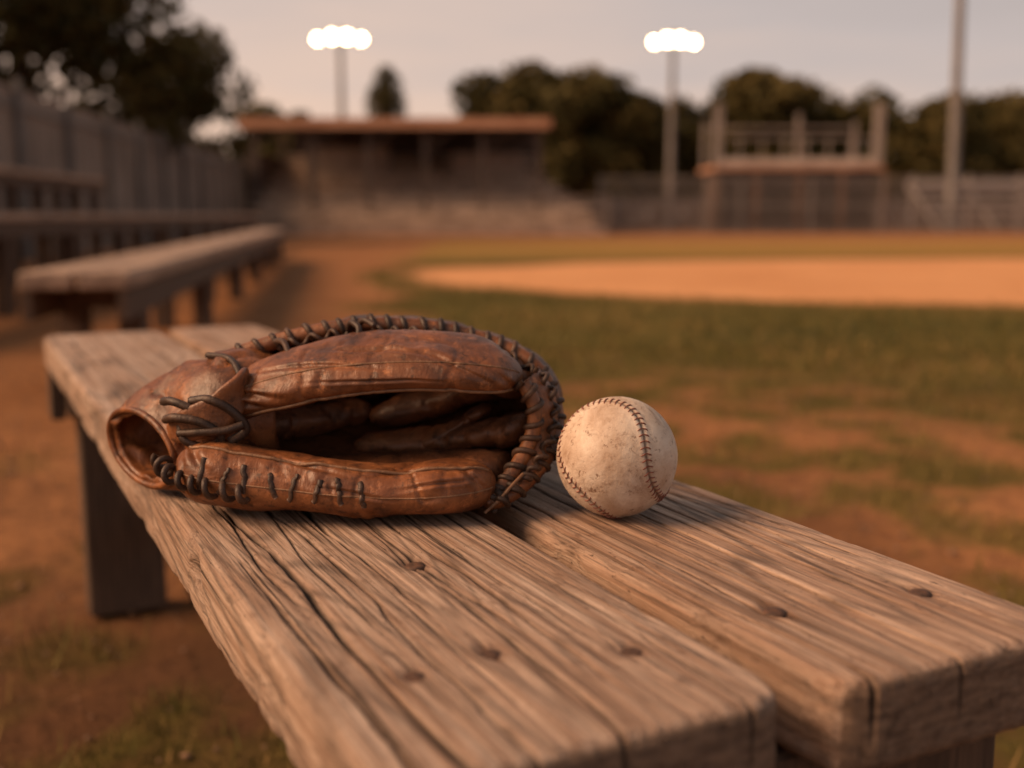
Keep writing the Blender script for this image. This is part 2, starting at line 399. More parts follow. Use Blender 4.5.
up=Sweep([(-.208,.742,.050),(-.190,.738,.062),(-.160,.735,.078),(-.118,.733,.0905),(-.0606,.732,.0965),(-.020,.733,.0935),(.010,.740,.084)],
         [(.020,.013),(.025,.016),(.030,.0155),(.034,.0145),(.036,.0130),(.034,.0130),(.024,.012)],[-.15,-.25,-.30,-.32,-.32,-.32,-.3],n=240,m=110,seed=21,wr=.0012,big=.009,endp=6,
         folds=[(.16,75,.40,0,.05,.0026),(.30,85,.62,35,.05,.0022),(.10,20,.30,-30,.05,.0022),(.66,80,.86,10,.05,.0020),(.45,20,.75,2,.04,.0014),(.82,60,.95,-10,.04,.0018),(.50,90,.72,60,.04,.0018),(.22,30,.36,-15,.04,.0016)])
up.obj('finger_pad_flap',lea)
lw=Sweep([(-.212,.715,.032),(-.185,.705,.025),(-.125,.70,.020),(-.073,.698,.018),(-.037,.698,.019),(-.007,.702,.021)],
         [(.018,.016),(.026,.020),(.031,.018),(.033,.0165),(.032,.0185),(.024,.0185)],[.25,.2,.15,.1,.1,.1],n=240,m=110,seed=31,wr=.0012,ex=2.3,big=.009,endp=7,
         folds=[(.55,40,.80,70,.05,.0022),(.62,10,.90,25,.05,.0018),(.30,70,.50,30,.05,.0020),(.10,60,.22,0,.05,.0020),(.84,60,.94,-10,.04,.0016),(.40,10,.62,-8,.04,.0014)])
lw.obj('thumb_pad_flap',lea)
def cuff():
    secs=[( -.247,.754,.0325,.033,.029,1.05),(-.239,.757,.037,.039,.034,.98),(-.226,.762,.043,.045,.040,.72),(-.206,.765,.050,.049,.045,.35),(-.182,.768,.055,.048,.044,0.1),(-.155,.772,.056,.040,.038,0)]
    def ring(sec,shr,dx=0):
        x,y,z,ry,rz,sl=sec;ph=np.arange(64)/64*2*math.pi
        yy=-np.cos(ph)*(ry-shr);zz=np.sin(ph)*(rz-shr)
        return np.stack([x+dx+sl*(-zz*.15)-yy*sl,y+yy,z+zz],1)
    o=[ring(s,0) for s in secs];i=[ring(s,.006) for s in secs]
    lip=ring(secs[0],.003,-.003)
    seq=np.array(i[::-1]+[lip]+o)
    A=crom(seq,130)
    d=(fbm(A*38,4,55)-.5)*.009-np.clip(1-np.abs(2*fbm(A*26,3,57)-1)-.84,0,1)*.026
    N=nrm(A-np.stack([A[...,0],A[...,0]*0+.765,A[...,0]*0+.045],-1))
    A=A+N*d[...,None];A[...,2]=np.maximum(A[...,2],.0015)
    return A,lip
A,lip=cuff()
gadd(mkmesh('wrist_cuff',A+OFF,gridfaces(130,64),lea,True))
lip=lip.copy();lip[:,2]=np.maximum(lip[:,2],.003);lip[:,0]-=.001
b=Bag();b.tube(crom(lip,120,True)+OFF,.0024,10,True)
gadd(b.obj('cuff_binding',lea))
for i,(p,ab) in enumerate([([(-.10,.80,.045),(-.05,.795,.058),(-.005,.77,.074),(.012,.75,.076)],[(.02,.010)]*4),
      ([(-.11,.785,.028),(-.05,.775,.033),(-.005,.75,.045),(.018,.738,.055)],[(.022,.011)]*4),
      ([(-.19,.76,.045),(-.15,.785,.048),(-.10,.81,.05)],[(.024,.017),(.022,.015),(.02,.012)]),
      ([(-.17,.735,.020),(-.10,.735,.018),(-.03,.735,.021),(.0,.722,.026)],[(.03,.013)]*4),
      ([(-.06,.768,.032),(-.035,.765,.045),(-.012,.757,.060)],[(.014,.006)]*3)]):
    Sweep(p,ab,None,80,32,seed=60+i,wr=.0022,ws=50,zmin=.006,big=.008,ex=2.0).obj('inner_crease_%d'%(i+1),lea_in)
for i,(z0,z1,yy,xr) in enumerate([(.080,.090,.80,.022),(.066,.070,.835,.034),(.045,.046,.845,.036),(.024,.022,.835,.03)]):
    Sweep([(-.21,.785,.055),(-.15,yy+.005,z0),(-.08,yy+.012,(z0+z1)/2),(-.02,yy,z1),(xr-.005,yy-.03,z1*.95)],[(.016,.014),(.018,.015),(.019,.0155),(.018,.015),(.014,.012)],[.0]*5,80,32,seed=80+i,wr=.0014).obj('back_finger_%d'%(i+1),lea)
ib=np.array([(.010,.722,.083),(.0175,.72,.067),(.0155,.718,.047),(.006,.708,.030),(-.006,.697,.016),(-.013,.690,.009)])
ro=np.array([(.018,.770,.090),(.031,.760,.070),(.0322,.745,.0475),(.024,.722,.032),(.008,.703,.018),(-.009,.693,.010)])
a1=crom(ib,60);a2=crom(ro,60)
g=[]
for s_ in np.linspace(0,1,12):
    q=a1*(1-s_)+a2*s_;q=q+np.array([.006,-.004,.002])*math.sin(s_*math.pi);g.append(q)
g=np.array(g);g2=g[::-1]+np.array([.001,.006,-.003])
W=np.concatenate([g,g2]);W=np.swapaxes(W,0,1)
gadd(mkmesh('web_panel',W+OFF,gridfaces(60,24),lea,True))
b=Bag();L=Bag()
def whip(curve,r,pitch,lr,bag,n0=0,n1=1,flat=.6):
    c=crom(curve,600);sg=np.linalg.norm(np.diff(c,axis=0),axis=1);cu=np.concatenate([[0],np.cumsum(sg)])
    s=np.linspace(cu[-1]*n0,cu[-1]*n1,int(cu[-1]*(n1-n0)/pitch*18))
    P=np.stack([np.interp(s,cu,c[:,k]) for k in range(3)],1);T=nrm(np.gradient(P,axis=0))
    ref=np.array([0,-1.,.3]);Nv=nrm(ref-T*(T@ref)[:,None]);Bv=np.cross(T,Nv)
    th=s/pitch*2*math.pi+.7*np.sin(s*70)+.5*np.sin(s*163)
    rr=r*(1+.10*np.sin(s*130+1))
    H=P+Nv*(np.cos(th)*rr)[:,None]+Bv*(np.sin(th)*rr)[:,None]
    H[:,2]=np.maximum(H[:,2],lr)
    bag.tube(H+OFF,lr,8)
b.tube(crom(R[:13],160)+OFF,.0056,14)
b.tube(crom(ib,80)+OFF,.0050,14)
gadd(b.obj('rim_binding',lea))
whip(R[1:13],.0056,.0115,.0021,L);whip(ib,.0052,.0100,.0020,L)
q=R[2:9].copy();q[:,1]-=.012;q[:,2]-=.003;whip(q,.0030,.014,.0015,L)
mid=(ib+ro)/2+np.array([.006,-.006,.003]);whip(mid,.0028,.011,.0017,L)
hl=np.array([(-.222,.705,.036),(-.212,.690,.029),(-.190,.680,.024),(-.160,.673,.020)])
whip(hl,.0045,.0100,.0021,L)
for k,t in enumerate((.20,.25,.29,.345,.385,.44,.49,.54)):
    pts=[lw.at(t+.016*math.sin(k*1.7)*(p/40),p,.0002) for p in np.linspace(-20-3*math.sin(k*2),24+4*math.cos(k*3),9)]
    L.tube(crom(pts,20)+OFF,.0018,8,flat=.6)
def lace(pts,r=.0022,dx=.012):
    q=np.array(pts);q[:,0]+=dx;L.tube(crom(q,50)+OFF,r,8)
lace([(-.232,.712,.060),(-.222,.702,.063),(-.205,.700,.060),(-.195,.705,.050),(-.203,.707,.042),(-.218,.705,.048),(-.222,.710,.058)],.0029)
lace([(-.215,.712,.072),(-.200,.704,.074),(-.187,.706,.066),(-.180,.710,.054),(-.190,.708,.046)],.0031)
lace([(-.222,.706,.052),(-.208,.700,.054),(-.192,.700,.055),(-.180,.704,.058)],.0027)
lace([(-.236,.722,.070),(-.226,.710,.072),(-.212,.706,.067),(-.205,.707,.058)],.0029)
lace([(-.218,.765,.095),(-.20,.75,.095),(-.190,.735,.089),(-.184,.722,.080)],.0022)
lace([(-.110,.772,.112),(-.106,.760,.118),(-.100,.752,.115),(-.100,.748,.108)],.0021,0)
lace([(-.104,.775,.114),(-.098,.766,.119),(-.090,.758,.116)],.0021,0)
lace([(-.160,.77,.104),(-.152,.757,.105),(-.146,.745,.099)],.0021,0)
gadd(L.obj('laces',lace_m))
Pp=Bag()
Pp.tube(np.array([up.at(t,-18,.0003) for t in np.linspace(.07,.965,110)])+OFF,.0012,8)
Pp.tube(np.array([up.at(t,50,-.0003) for t in np.linspace(.06,.96,110)])+OFF,.0008,8)
Pp.tube(np.array([lw.at(t,52,.0003) for t in np.linspace(.10,.965,110)])+OFF,.0012,8)
Pp.tube(np.array([lw.at(t,-2,-.0003) for t in np.linspace(.12,.975,110)])+OFF,.0007,8)
Pp.tube(crom([(-.014,.683,.006),(-.005,.685,.014),(.004,.690,.023),(.010,.696,.028)],30)+OFF,.0011,8)
gadd(Pp.obj('piping',pip_m))
strap=Sweep([(-.220,.716,.050),(-.202,.706,.058),(-.184,.706,.066),(-.172,.712,.078),(-.170,.73,.088)],[(.003,.009),(.003,.011),(.003,.012),(.003,.011),(.003,.009)],None,50,20,ex=3.5,wr=.0005)
strap.obj('wrist_strap',lea)
# ------------------------------------------------------------------ ground
N=460;s_=np.linspace(-1,1,N);G=.73*np.sinh(7*s_)
gx,gy=np.meshgrid(G,G+3.0,indexing='ij');x=gx.ravel();y=gy.ravel()
def masks(x,y):
    q=np.stack([x*.9,y*.9,x*0],-1);n=fbm(q,4,3)-.5;nf=fbm(np.stack([x*4.5,y*4.5,x*0+4],-1),5,9)
    nf2=fbm(np.stack([x*9,y*9,x*0+2],-1),4,19)
    xb=-.15-.14*(y-3);xb=np.where(y>12,-1.55-.01*(y-12),xb)
    gl=sm(-.35,.35,x-xb+n*1.2)
    near=1-sm(3.0,4.8,y+n*1.8)
    patch=sm(.42,.60,nf*.6+nf2*.4)
    gr=gl*(1-near*(1-patch*.9))
    left=(1-gl)*(sm(.54,.66,nf)*(1-sm(2.2,3.6,y))*.5+sm(.50,.68,nf2)*(1-sm(1.7,2.3,y+n))*.35)
    gr=np.maximum(gr,np.clip(left,0,1))
    gr=gr*(1-sm(27,29,y+n*3))
    e=np.sqrt(((x-8)/9.3)**2+((y-11.9)/4.7)**2)+n*.10
    inf=1-sm(.95,1.04,e)
    return np.clip(gr*(1-inf),0,1),inf,nf
gr,inf,nf=masks(x,y)
bench_shade=(1-sm(1.7,2.7,y+2*(fbm(np.stack([x*1.5,y*1.5,x*0+8],-1),3,6)-.5)))*(1-sm(.2,1.2,x))  # mask for the bench's shadow at near left, painted into the dirt colour
near=np.exp(-((x)**2+(y-3)**2)/60)
z=(fbm(np.stack([x*2,y*2,x*0],-1),3,2)-.5)*.03*near-.006
gm=NT('field_ground')
d1=gm.noise((1,1,1),1.3,6,.65);d2=gm.noise((1,1,1),22,6,.7);d3=gm.noise((1,1,1),90,4,.7)
dirt=gm.ramp(d1,[(.3,(.31,.13,.050)),(.7,(.52,.245,.105))])
dirt=gm.mix(gm.ramp(d2,[(.35,.6),(.6,0.0)]),dirt,(.13,.06,.032))
dirt=gm.mix(gm.math('MULTIPLY',gm.attr('bench_shade'),.8),dirt,(.085,.046,.026))
dirt=gm.mix(.6,dirt,gm.ramp(d3,[(.3,.5),(.65,1.0)]),'MULTIPLY')
grs=gm.ramp(gm.noise((1,1,1),.5,6,.7,0,(3,1,0)),[(.35,(.080,.072,.016)),(.5,(.125,.102,.024)),(.70,(.24,.150,.048))])
grs=gm.mix(.6,grs,gm.ramp(d2,[(.3,.4),(.65,1.0)]),'MULTIPLY')
infc=gm.ramp(gm.noise((1,1,1),.6,5,.6),[(.3,(.56,.265,.115)),(.7,(.70,.36,.17))])
sy=gm.n('ShaderNodeSeparateXYZ');gm.l(gm.tc.outputs['Object'],sy.inputs[0])
far=gm.ramp(gm.math('MULTIPLY',sy.outputs[1],.03),[(.42,0.0),(.62,.75)])
grs=gm.mix(far,grs,(.38,.21,.06))  # warm light on the distant grass, mixed into its colour
c=gm.mix(gm.attr('grass'),dirt,grs);c=gm.mix(gm.attr('infield'),c,infc)
gm.set(c,.95,gm.bump(d2,.7,.03,gm.bump(d3,.6,.01)),.1)
mkmesh('ground',np.stack([x,y,z],1),gridfaces(N,N,False),gm.m,True,attrs={'grass':gr,'infield':inf,'bench_shade':bench_shade})
def blades(n,xr,yr,hmin,hmax,w,power=1.0):
    px=rng.uniform(xr[0],xr[1],n);py=yr[0]+(yr[1]-yr[0])*rng.random(n)**power
    g,i_,f=masks(px,py);k=rng.random(n)<g**1.5
    px=px[k];py=py[k];n=len(px)
    tuft=.5+fbm(np.stack([px*6,py*6,px*0],-1),2,5)
    h=rng.uniform(hmin,hmax,n)*tuft*np.where(py>4,1-.5*sm(3.5,5,py),1)
    a=rng.uniform(0,2*math.pi,n);wd=w*(.6+.8*rng.random(n))
    lean=rng.normal(0,.45,(n,2))*h[:,None]
    dx=np.cos(a)*wd/2;dy=np.sin(a)*wd/2
    z0=np.full(n,-.008)
    v=np.zeros((n,4,3))
    v[:,0]=np.stack([px-dx,py-dy,z0],1);v[:,1]=np.stack([px+dx,py+dy,z0],1)
    v[:,2]=np.stack([px+lean[:,0]+dx*.25,py+lean[:,1]+dy*.25,h],1);v[:,3]=np.stack([px+lean[:,0]-dx*.25,py+lean[:,1]-dy*.25,h],1)
    sh=np.clip(rng.random(n)*.7+.6*(fbm(np.stack([px*1.1,py*1.1,px*0+3],-1),4,41)-.25),0,1)
    return v.reshape(-1,3),np.repeat(sh,4)
vs=[blades(60000,(-2.4,4.5),(.3,5.5),.012,.042,.004),blades(14000,(-1.8,.2),(.8,2.4),.008,.030,.003),blades(60000,(-3.5,9),(4.5,14),.02,.06,.010)]
V=np.concatenate([a for a,_ in vs]);S=np.concatenate([b_ for _,b_ in vs])
gb=NT('grass_blades');
gb.set(gb.ramp(gb.attr('shade'),[(.0,(.052,.052,.011)),(.45,(.105,.092,.022)),(.75,(.22,.150,.048)),(1.0,(.36,.22,.09))]),.7,None,.2)
mkmesh('grass',V,np.arange(len(V)).reshape(-1,4),gb.m,False,attrs={'shade':S})
n=8000;px=rng.uniform(-2.6,4,n);py=rng.uniform(.2,5,n);r=rng.uniform(.002,.008,n)*(rng.random(n)**2+.4)
oc=np.array([(1,0,0),(0,1,0),(-1,0,0),(0,-1,0),(0,0,.7),(0,0,-.7)]);of=np.array([(0,1,4),(1,2,4),(2,3,4),(3,0,4),(1,0,5),(2,1,5),(3,2,5),(0,3,5)])
V=(oc[None]*r[:,None,None]*rng.uniform(.6,1.4,(n,6,3))+np.stack([px,py,r*.3],1)[:,None]).reshape(-1,3)
F=(of[None]+np.arange(n)[:,None,None]*6).reshape(-1,3)
mkmesh('gravel',V,F,simple('pebble',(.11,.06,.038),(.32,.19,.115),40,.9),True)
# ------------------------------------------------------------------ second bench & bleachers
bw=simple('bleacher_wood',(.17,.11,.078),(.48,.33,.235),2,.65,(14,1.0,14),.002)
def longbench(name,p,q,zt,w,legs,th=.05):
    e=empty(name,(p[0],p[1],0))
    p=np.array(p,float);q=np.array(q,float);T=nrm(q-p);Sd=np.array([T[1],-T[0]])
    b=Bag()
    for k in (-1,1):
        o=Sd*k*(w/4+.004);b.obox((*(p+o),zt-th/2),(*(q+o),zt-th/2),w/2-.008,th)
    o=b.obj('seat',bw,False);bv=o.modifiers.new('b','BEVEL');bv.width=.01;bv.segments=2;parent_keep(o,e)
    b=Bag();L=np.linalg.norm(q-p)
    for t in np.linspace(.04,.96,legs):
        c=p+(q-p)*t
        b.obox((*(c-Sd*w*.42),zt-th-.05),(*(c+Sd*w*.42),zt-th-.05),.08,.095)
        for k in (-1,1):
            cc=c+Sd*k*w*.3;b.obox((*cc,-.01),(*cc,zt-th-.098),.09,.09)
    for k in (-1,1):
        o2=Sd*k*w*.43;b.obox((*(p+o2),zt-th-.055),(*(q+o2),zt-th-.055),.03,.10)
    parent_keep(b.obj('legs',dark,False),e)
longbench('wooden_bench.001',(-1.48,3.72),(-3.35,15.5),.45,.36,6,.06)
longbench('wooden_bench.002',(-3.15,5.0),(-4.6,19.5),.655,.34,10)
longbench('wooden_bench.003',(-4.35,6.0),(-5.05,13.4),1.07,.34,6)
# ------------------------------------------------------------------ side fence
fm=simple('weathered_fence_boards',(.12,.095,.082),(.26,.215,.185),1.2,.8,(1,1,.6),.002)
fm2=simple('dark_fence_boards',(.07,.055,.048),(.17,.135,.115),1.6,.85,(1,1,.6),.002)
fd=simple('fence_post_metal',(.10,.09,.085),(.18,.165,.155),3,.6)
def boardfence(name,p,q,h,bwid=.28,mat=None):
    e=empty(name,(p[0],p[1],0));p=np.array(p,float);q=np.array(q,float);L=np.linalg.norm(q-p);T=(q-p)/L;Sd=np.array([T[1],-T[0]])
    b=Bag();n=int(L/bwid)
    for i in range(n):
        c=p+T*(i+.5)*bwid;o=Sd*(.015 if i%2 else 0);hh=h+random.uniform(-.03,.03)
        b.obox((*(c+o-T*bwid*.47),hh/2),(*(c+o+T*bwid*.47),hh/2),.02,hh)
    parent_keep(b.obj('boards',mat or fm,False),e);b=Bag()
    for i in range(0,int(L/2.4)+1):
        c=p+T*i*2.4+Sd*.09;b.obox((*c,0),(*c,h+.12),.09,.09)
    for zz in (.4,h-.25): b.obox((*(p+Sd*.045),zz),(*(q+Sd*.045),zz),.04,.09)
    parent_keep(b.obj('posts_and_rails',fd,False),e)
boardfence('wooden_fence',(-5.3,-1),(-9.8,44),2.4)
# ------------------------------------------------------------------ grandstand
e=empty('grandstand',(-4,40,0))
roofm=simple('rusty_roof',(.38,.18,.10),(.55,.30,.185),1.5,.7,bd=.01)
dk=simple('stand_dark',(.055,.04,.033),(.11,.08,.065),1.5,.85)
cm=simple('stand_concrete',(.26,.19,.15),(.58,.44,.35),1.6,.85,(1,1,3))
seatm=simple('stand_seats',(.14,.10,.08),(.62,.47,.36),2.6,.8)
b=Bag()
V=[(-9.0,37.2,3.55),(1.25,37.2,3.55),(1.25,46,4.35),(-9.0,46,4.35)]
V=V+[(a,c_,d_+.16) for a,c_,d_ in V]
b.add(V,np.array([(3,2,1,0),(4,5,6,7),(0,1,5,4),(1,2,6,5),(2,3,7,6),(3,0,4,7)]))
b.box(-9.05,1.3,37.1,37.19,3.48,3.80)
for xx in np.arange(-8.8,1.2,.6): b.obox((xx,37.3,3.75),(xx,46,4.55),.06,.05)
parent_keep(b.obj('roof',roofm,False),e)
b=Bag();b.box(-8.9,1.1,45.4,45.6,0,4.2);b.box(-8.95,-8.8,37.8,45.4,0,2.8);b.box(1.0,1.15,41.5,45.4,0,2.6)
for xx in np.linspace(-8.6,.9,6):
    b.box(xx-.1,xx+.1,37.5,37.7,0,3.55);b.box(xx-.1,xx+.1,42,42.2,0,4.0)
for xx in np.linspace(-8.6,-.8,5): b.obox((xx,37.6,2.9),(xx+.9,37.6,3.5),.08,.08)
parent_keep(b.obj('walls_and_columns',dk,False),e)
b=Bag()
for i in range(9):
    y0=35.6+i*.95;z0=.22+i*.29
    xr=3.0-.32*i if i<6 else 1.0
    b.box(-8.75,xr,y0,y0+.98,0,z0,0)
    b.box(-8.75,xr-.1,y0+.3,y0+.62,z0+.16,z0+.21,1)
    b.box(-8.75,xr-.1,y0+.66,y0+.69,z0+.30,z0+.42,1)
    for xx in np.arange(-8.6,.9,1.5): b.box(xx,xx+.06,y0+.4,y0+.5,z0-.001,z0+.16,1)
parent_keep(b.obj('seating_tiers',None,False,mats=[cm,seatm]),e)
b=Bag()
for zz in (.9,1.2): b.box(-8.7,3.0,35.3,35.34,zz,zz+.04)
for xx in np.arange(-8.7,3.1,1.3): b.box(xx,xx+.05,35.3,35.35,0,1.24)
b.box(-7.6,-4.6,41.2,42.8,1.3,3.1);b.box(-2.2,.4,41.2,42.6,1.0,2.9)
parent_keep(b.obj('rails_and_booth',simple('faded_paint',(.18,.135,.11),(.36,.29,.24),2,.7),False),e)
# ------------------------------------------------------------------ dugout with deck
e=empty('dugout_with_viewing_deck',(10.5,41,0))
wp=simple('worn_grey_paint',(.20,.165,.145),(.36,.31,.27),1.5,.65)
wp2=simple('worn_white_rail',(.42,.35,.30),(.60,.52,.45),1.5,.65)
b=Bag();b.box(7.5,13.2,40.6,43.6,0,2.25,0);b.box(7.3,13.4,40.3,43.8,2.26,2.40,1)
b.box(7.6,13.1,40.5,40.595,.5,1.75,2)
parent_keep(b.obj('dugout',None,False,mats=[dk,roofm,simple('black_opening',(.012,.01,.01),(.03,.025,.02),1,.9)]),e)
b=Bag()
for xx in (7.42,13.2):
    b.box(xx-.13,xx+.13,40.35,40.61,2.41,4.6);b.box(xx-.06,xx+.06,43.3,43.42,2.41,4.2)
b.box(10.95,11.09,43.2,43.34,2.41,4.5);b.box(7.5,13.12,43.25,43.3,3.9,3.98);b.box(7.56,13.06,40.44,40.5,3.35,3.42)
for xx in np.arange(8.2,13.0,.8): b.box(xx-.03,xx+.03,40.4,40.46,2.66,3.35)
parent_keep(b.obj('deck_frame',wp,False),e)
b=Bag();b.box(7.56,13.06,40.4,40.46,2.42,2.66);parent_keep(b.obj('deck_rail',wp2,False),e)
b=Bag()
for xx in (7.3,8.8,10.35,11.9,13.4): b.box(xx-.07,xx+.07,40.15,40.29,0,2.26)
parent_keep(b.obj('front_posts',simple('brown_post',(.10,.05,.03),(.20,.10,.06),2,.8),False),e)
# ------------------------------------------------------------------ chain link fence
def chain(name,p,q,h,mat,sp=.16,wr=.012):
    e=empty(name,(p[0],p[1],0));p=np.array(p,float);q=np.array(q,float);L=np.linalg.norm(q-p);T=(q-p)/L
    b=Bag()
    for s in np.arange(0,L+.1,2.5): b.obox((*(p+T*s),0),(*(p+T*s),h+.05),.07,.07)
    for zz in (h,.08,h/2): b.obox((*p,zz),(*q,zz),.05,.05)
    parent_keep(b.obj('posts',mat,False),e);b=Bag()
    for s in np.arange(-h,L,sp):
        for d in (0,1):
            a0=max(s,0);a1=min(s+h,L)
            za,zb=(a0-s),(a1-s)
            if d: za,zb=h-za,h-zb
            b.obox((*(p+T*a0),za),(*(p+T*a1),zb),wr,wr)
    parent_keep(b.obj('wire_mesh',mat,False),e)
gal=simple('galvanised_steel',(.18,.155,.14),(.32,.28,.25),2,.5)
chain('chain_link_fence',(3.1,39.5),(34,39.5),1.95,gal,.17,.016)
boardfence('wooden_fence.001',(2,49.0),(46,49.0),1.35,.5,fm2)
e=empty('bleachers',(16,41,0));b=Bag()
for i in range(5): b.box(15.6,24,41+i*.7,41.3+i*.7,.4+i*.35,.46+i*.35)
for xx in (15.8,18,20,22,23.8):
    b.obox((xx,41.1,.0),(xx,44.2,1.75),.07,.07);b.box(xx-.04,xx+.04,44,44.1,0,2.2)
b.box(15.6,24,44.1,44.15,1.5,2.0)
parent_keep(b.obj('tiers',simple('aluminium_grey',(.34,.30,.28),(.48,.43,.40),2,.5),False),e)
# ------------------------------------------------------------------ light towers
lampm=bpy.data.materials.new('lit_floodlight');lampm.use_nodes=True
bb=lampm.node_tree.nodes['Principled BSDF'];bb.inputs['Base Color'].default_value=(1,.9,.75,1);bb.inputs['Emission Color'].default_value=(1,.72,.42,1);bb.inputs['Emission Strength'].default_value=34
polem=simple('pole_metal',(.14,.125,.115),(.22,.20,.19),2,.6)
def tower(name,X,Y,h,wid=2.9):
    e=empty(name,(X,Y,0));b=Bag()
    zz=np.linspace(0,h,8);b.tube(np.stack([zz*0+X,zz*0+Y,zz],1),np.linspace(.22,.12,8),12)
    b.box(X-wid/2,X+wid/2,Y-.06,Y+.06,h-.55,h-.45)
    parent_keep(b.obj('pole',polem,True),e)
    b=Bag();lb=Bag()
    for k in range(4):
        cx=X-wid/2+.3+k*(wid-.6)/3;ph=np.arange(16)/16*2*math.pi;z_=h-.5+(.10 if k in (1,2) else -.02)
        big=1.15 if k in (1,2) else .9
        prof=[(.12,.30),(.25,.05),(.31,-.12)]
        V=np.array([[(cx+big*r_*math.cos(t),Y-.15+yy,z_+big*r_*math.sin(t)-.02) for t in ph] for r_,yy in prof])
        b.add(V,gridfaces(3,16))
        prof=[(.001,-.10),(.12,-.10),(.21,-.09)]
        V=np.array([[(cx+big*r_*math.cos(t),Y-.15+yy,z_+big*r_*math.sin(t)-.02) for t in ph] for r_,yy in prof])
        lb.add(V,gridfaces(3,16))
    parent_keep(b.obj('lamp_housings',polem,True),e);parent_keep(lb.obj('lamp_lenses',lampm,False),e)
tower('floodlight_tower',-9.05,60,10.3,2.9);tower('floodlight_tower.001',8.5,60,10.15,2.65)
e=empty('utility_pole',(17.0,43,0));b=Bag();zz=np.linspace(0,14,6);b.tube(np.stack([zz*0+17.0-zz*.02,zz*0+43,zz],1),np.linspace(.22,.15,6),12)
b.box(15.9,17.5,42.9,43.1,12.6,12.75);parent_keep(b.obj('pole',polem,True),e)
# ------------------------------------------------------------------ trees
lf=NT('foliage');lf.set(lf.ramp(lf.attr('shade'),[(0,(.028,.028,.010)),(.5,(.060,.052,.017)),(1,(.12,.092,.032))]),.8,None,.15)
bark=simple('bark',(.05,.035,.025),(.11,.08,.06),4,.9,(6,6,1),.02)
def cloud(blobs,per,size,thr=.36):
    VV=[];SS=[]
    for (c,r) in blobs:
        n=int(per*r*r);d=nrm(rng.normal(size=(n,3)));rad=r*(.45+.6*rng.random(n)**.5)
        P=np.array(c)+d*rad[:,None]*np.array([1,1,.8])
        keep=fbm(P*(1.3/max(size,.2))*.35,2,3)>thr;P=P[keep];d=d[keep];n=len(P)
        a=nrm(rng.normal(size=(n,3)));b_=nrm(np.cross(a,rng.normal(size=(n,3))));s=size*rng.uniform(.5,1.2,n)[:,None]
        q=np.stack([P-a*s*.5,P-b_*s*.3,P+a*s*.5,P+b_*s*.3],1)
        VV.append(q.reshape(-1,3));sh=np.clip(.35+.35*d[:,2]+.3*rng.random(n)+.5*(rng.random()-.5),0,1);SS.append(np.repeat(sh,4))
    return np.concatenate(VV),np.concatenate(SS)
def crown(cx,cy,base,top,w,k=14):
    bl=[]
    for i in range(k):
        t=rng.random();z=base+(top-base)*(.15+.75*t);ww=w*math.sin(math.pi*min(.25+.62*t,1))
        a=rng.random()*6.28;r=(top-base)*rng.uniform(.13,.22)
        bl.append(((cx+math.cos(a)*ww*rng.uniform(.2,.8),cy+math.sin(a)*ww*rng.uniform(.2,.8),z),r))
    return bl
def tree(name,cx,cy,h,w,size,per,base=None,k=16,blobs=None,thr=.36):
    e=empty(name,(cx,cy,0));base=base or h*.25
    b=Bag();zz=np.linspace(-.1,h*.75,8);b.tube(np.stack([cx+np.sin(zz)*.1,cy+zz*0,zz],1),np.linspace(h*.03,h*.008,8),10)
    bl=blobs or crown(cx,cy,base,h,w,k)
    for c,r in bl[:9]:
        p0=np.array([cx,cy,max(h*.2,c[2]*.55)]);b.tube(crom([p0,(p0+np.array(c))/2+[0,0,-.1],np.array(c)],8),np.linspace(h*.012,.02,8),8)
    parent_keep(b.obj('trunk_and_limbs',bark,True),e)
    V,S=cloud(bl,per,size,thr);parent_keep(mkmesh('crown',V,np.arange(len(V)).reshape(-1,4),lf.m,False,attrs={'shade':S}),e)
bl=[((-11.5,25,6.5),2.8),((-9.8,25,5.6),2.0),((-8.4,25.3,4.9),1.3),((-7.2,25.6,4.2),.9),((-12.5,24,4.5),2.6),((-10.2,26,3.6),1.9),((-8.3,26,3.2),1.3),((-13,25,8.5),2.6),((-10,25,7.6),1.4),((-8.9,25,6.2),.8),((-6.8,26,3.5),.9),((-15,26,6),3.0),((-14,24,3),2.5),((-9.5,25.5,4.4),1.6),((-11,25,4.6),2),((-7.6,26,3.6),1.1)]
tree('oak_tree',-11,25.5,9,4,.30,380,blobs=bl,thr=.38)
tree('oak_tree.001',-13,44,7.5,3.2,.4,200)
# small conifer: stacked, narrowing whorls so it keeps a tapered outline
cb=[((-7.1+rng.uniform(-.15,.15)+dx_,64+rng.uniform(-.3,.3),z_),r_) for z_,r_ in ((6.4,.75),(6.9,.85),(7.4,.75),(7.9,.62),(8.35,.46),(8.8,.30)) for dx_ in (-.45*r_,.45*r_)]
tree('pine_tree',-7.1,64,8.6,.9,.20,900,blobs=cb,thr=.30)
VV=[];SS=[];b=Bag()
xs=np.concatenate([np.arange(-45,-9,4.0),np.arange(-1.6,60,2.6)])
for i,cx in enumerate(xs):
    cx=cx+rng.uniform(-.5,.5);cy=rng.uniform(63,72);h=rng.uniform(7.6,9.1)
    if cx<-3: h=rng.uniform(6.2,7.4)
    V,S=cloud(crown(cx,cy,.4,h,3.6,20),130,.6,.30);VV.append(V);SS.append(S)
    zz=np.linspace(-.1,h*.7,5);b.tube(np.stack([cx+zz*0,cy+zz*0,zz],1),np.linspace(.22,.06,5),8)
V,S=cloud([((x_,66+rng.uniform(-1,1),1.5+rng.uniform(0,1.8)),2.3) for x_ in np.arange(-48,62,1.5)],60,.6,.28);VV.append(V);SS.append(S)
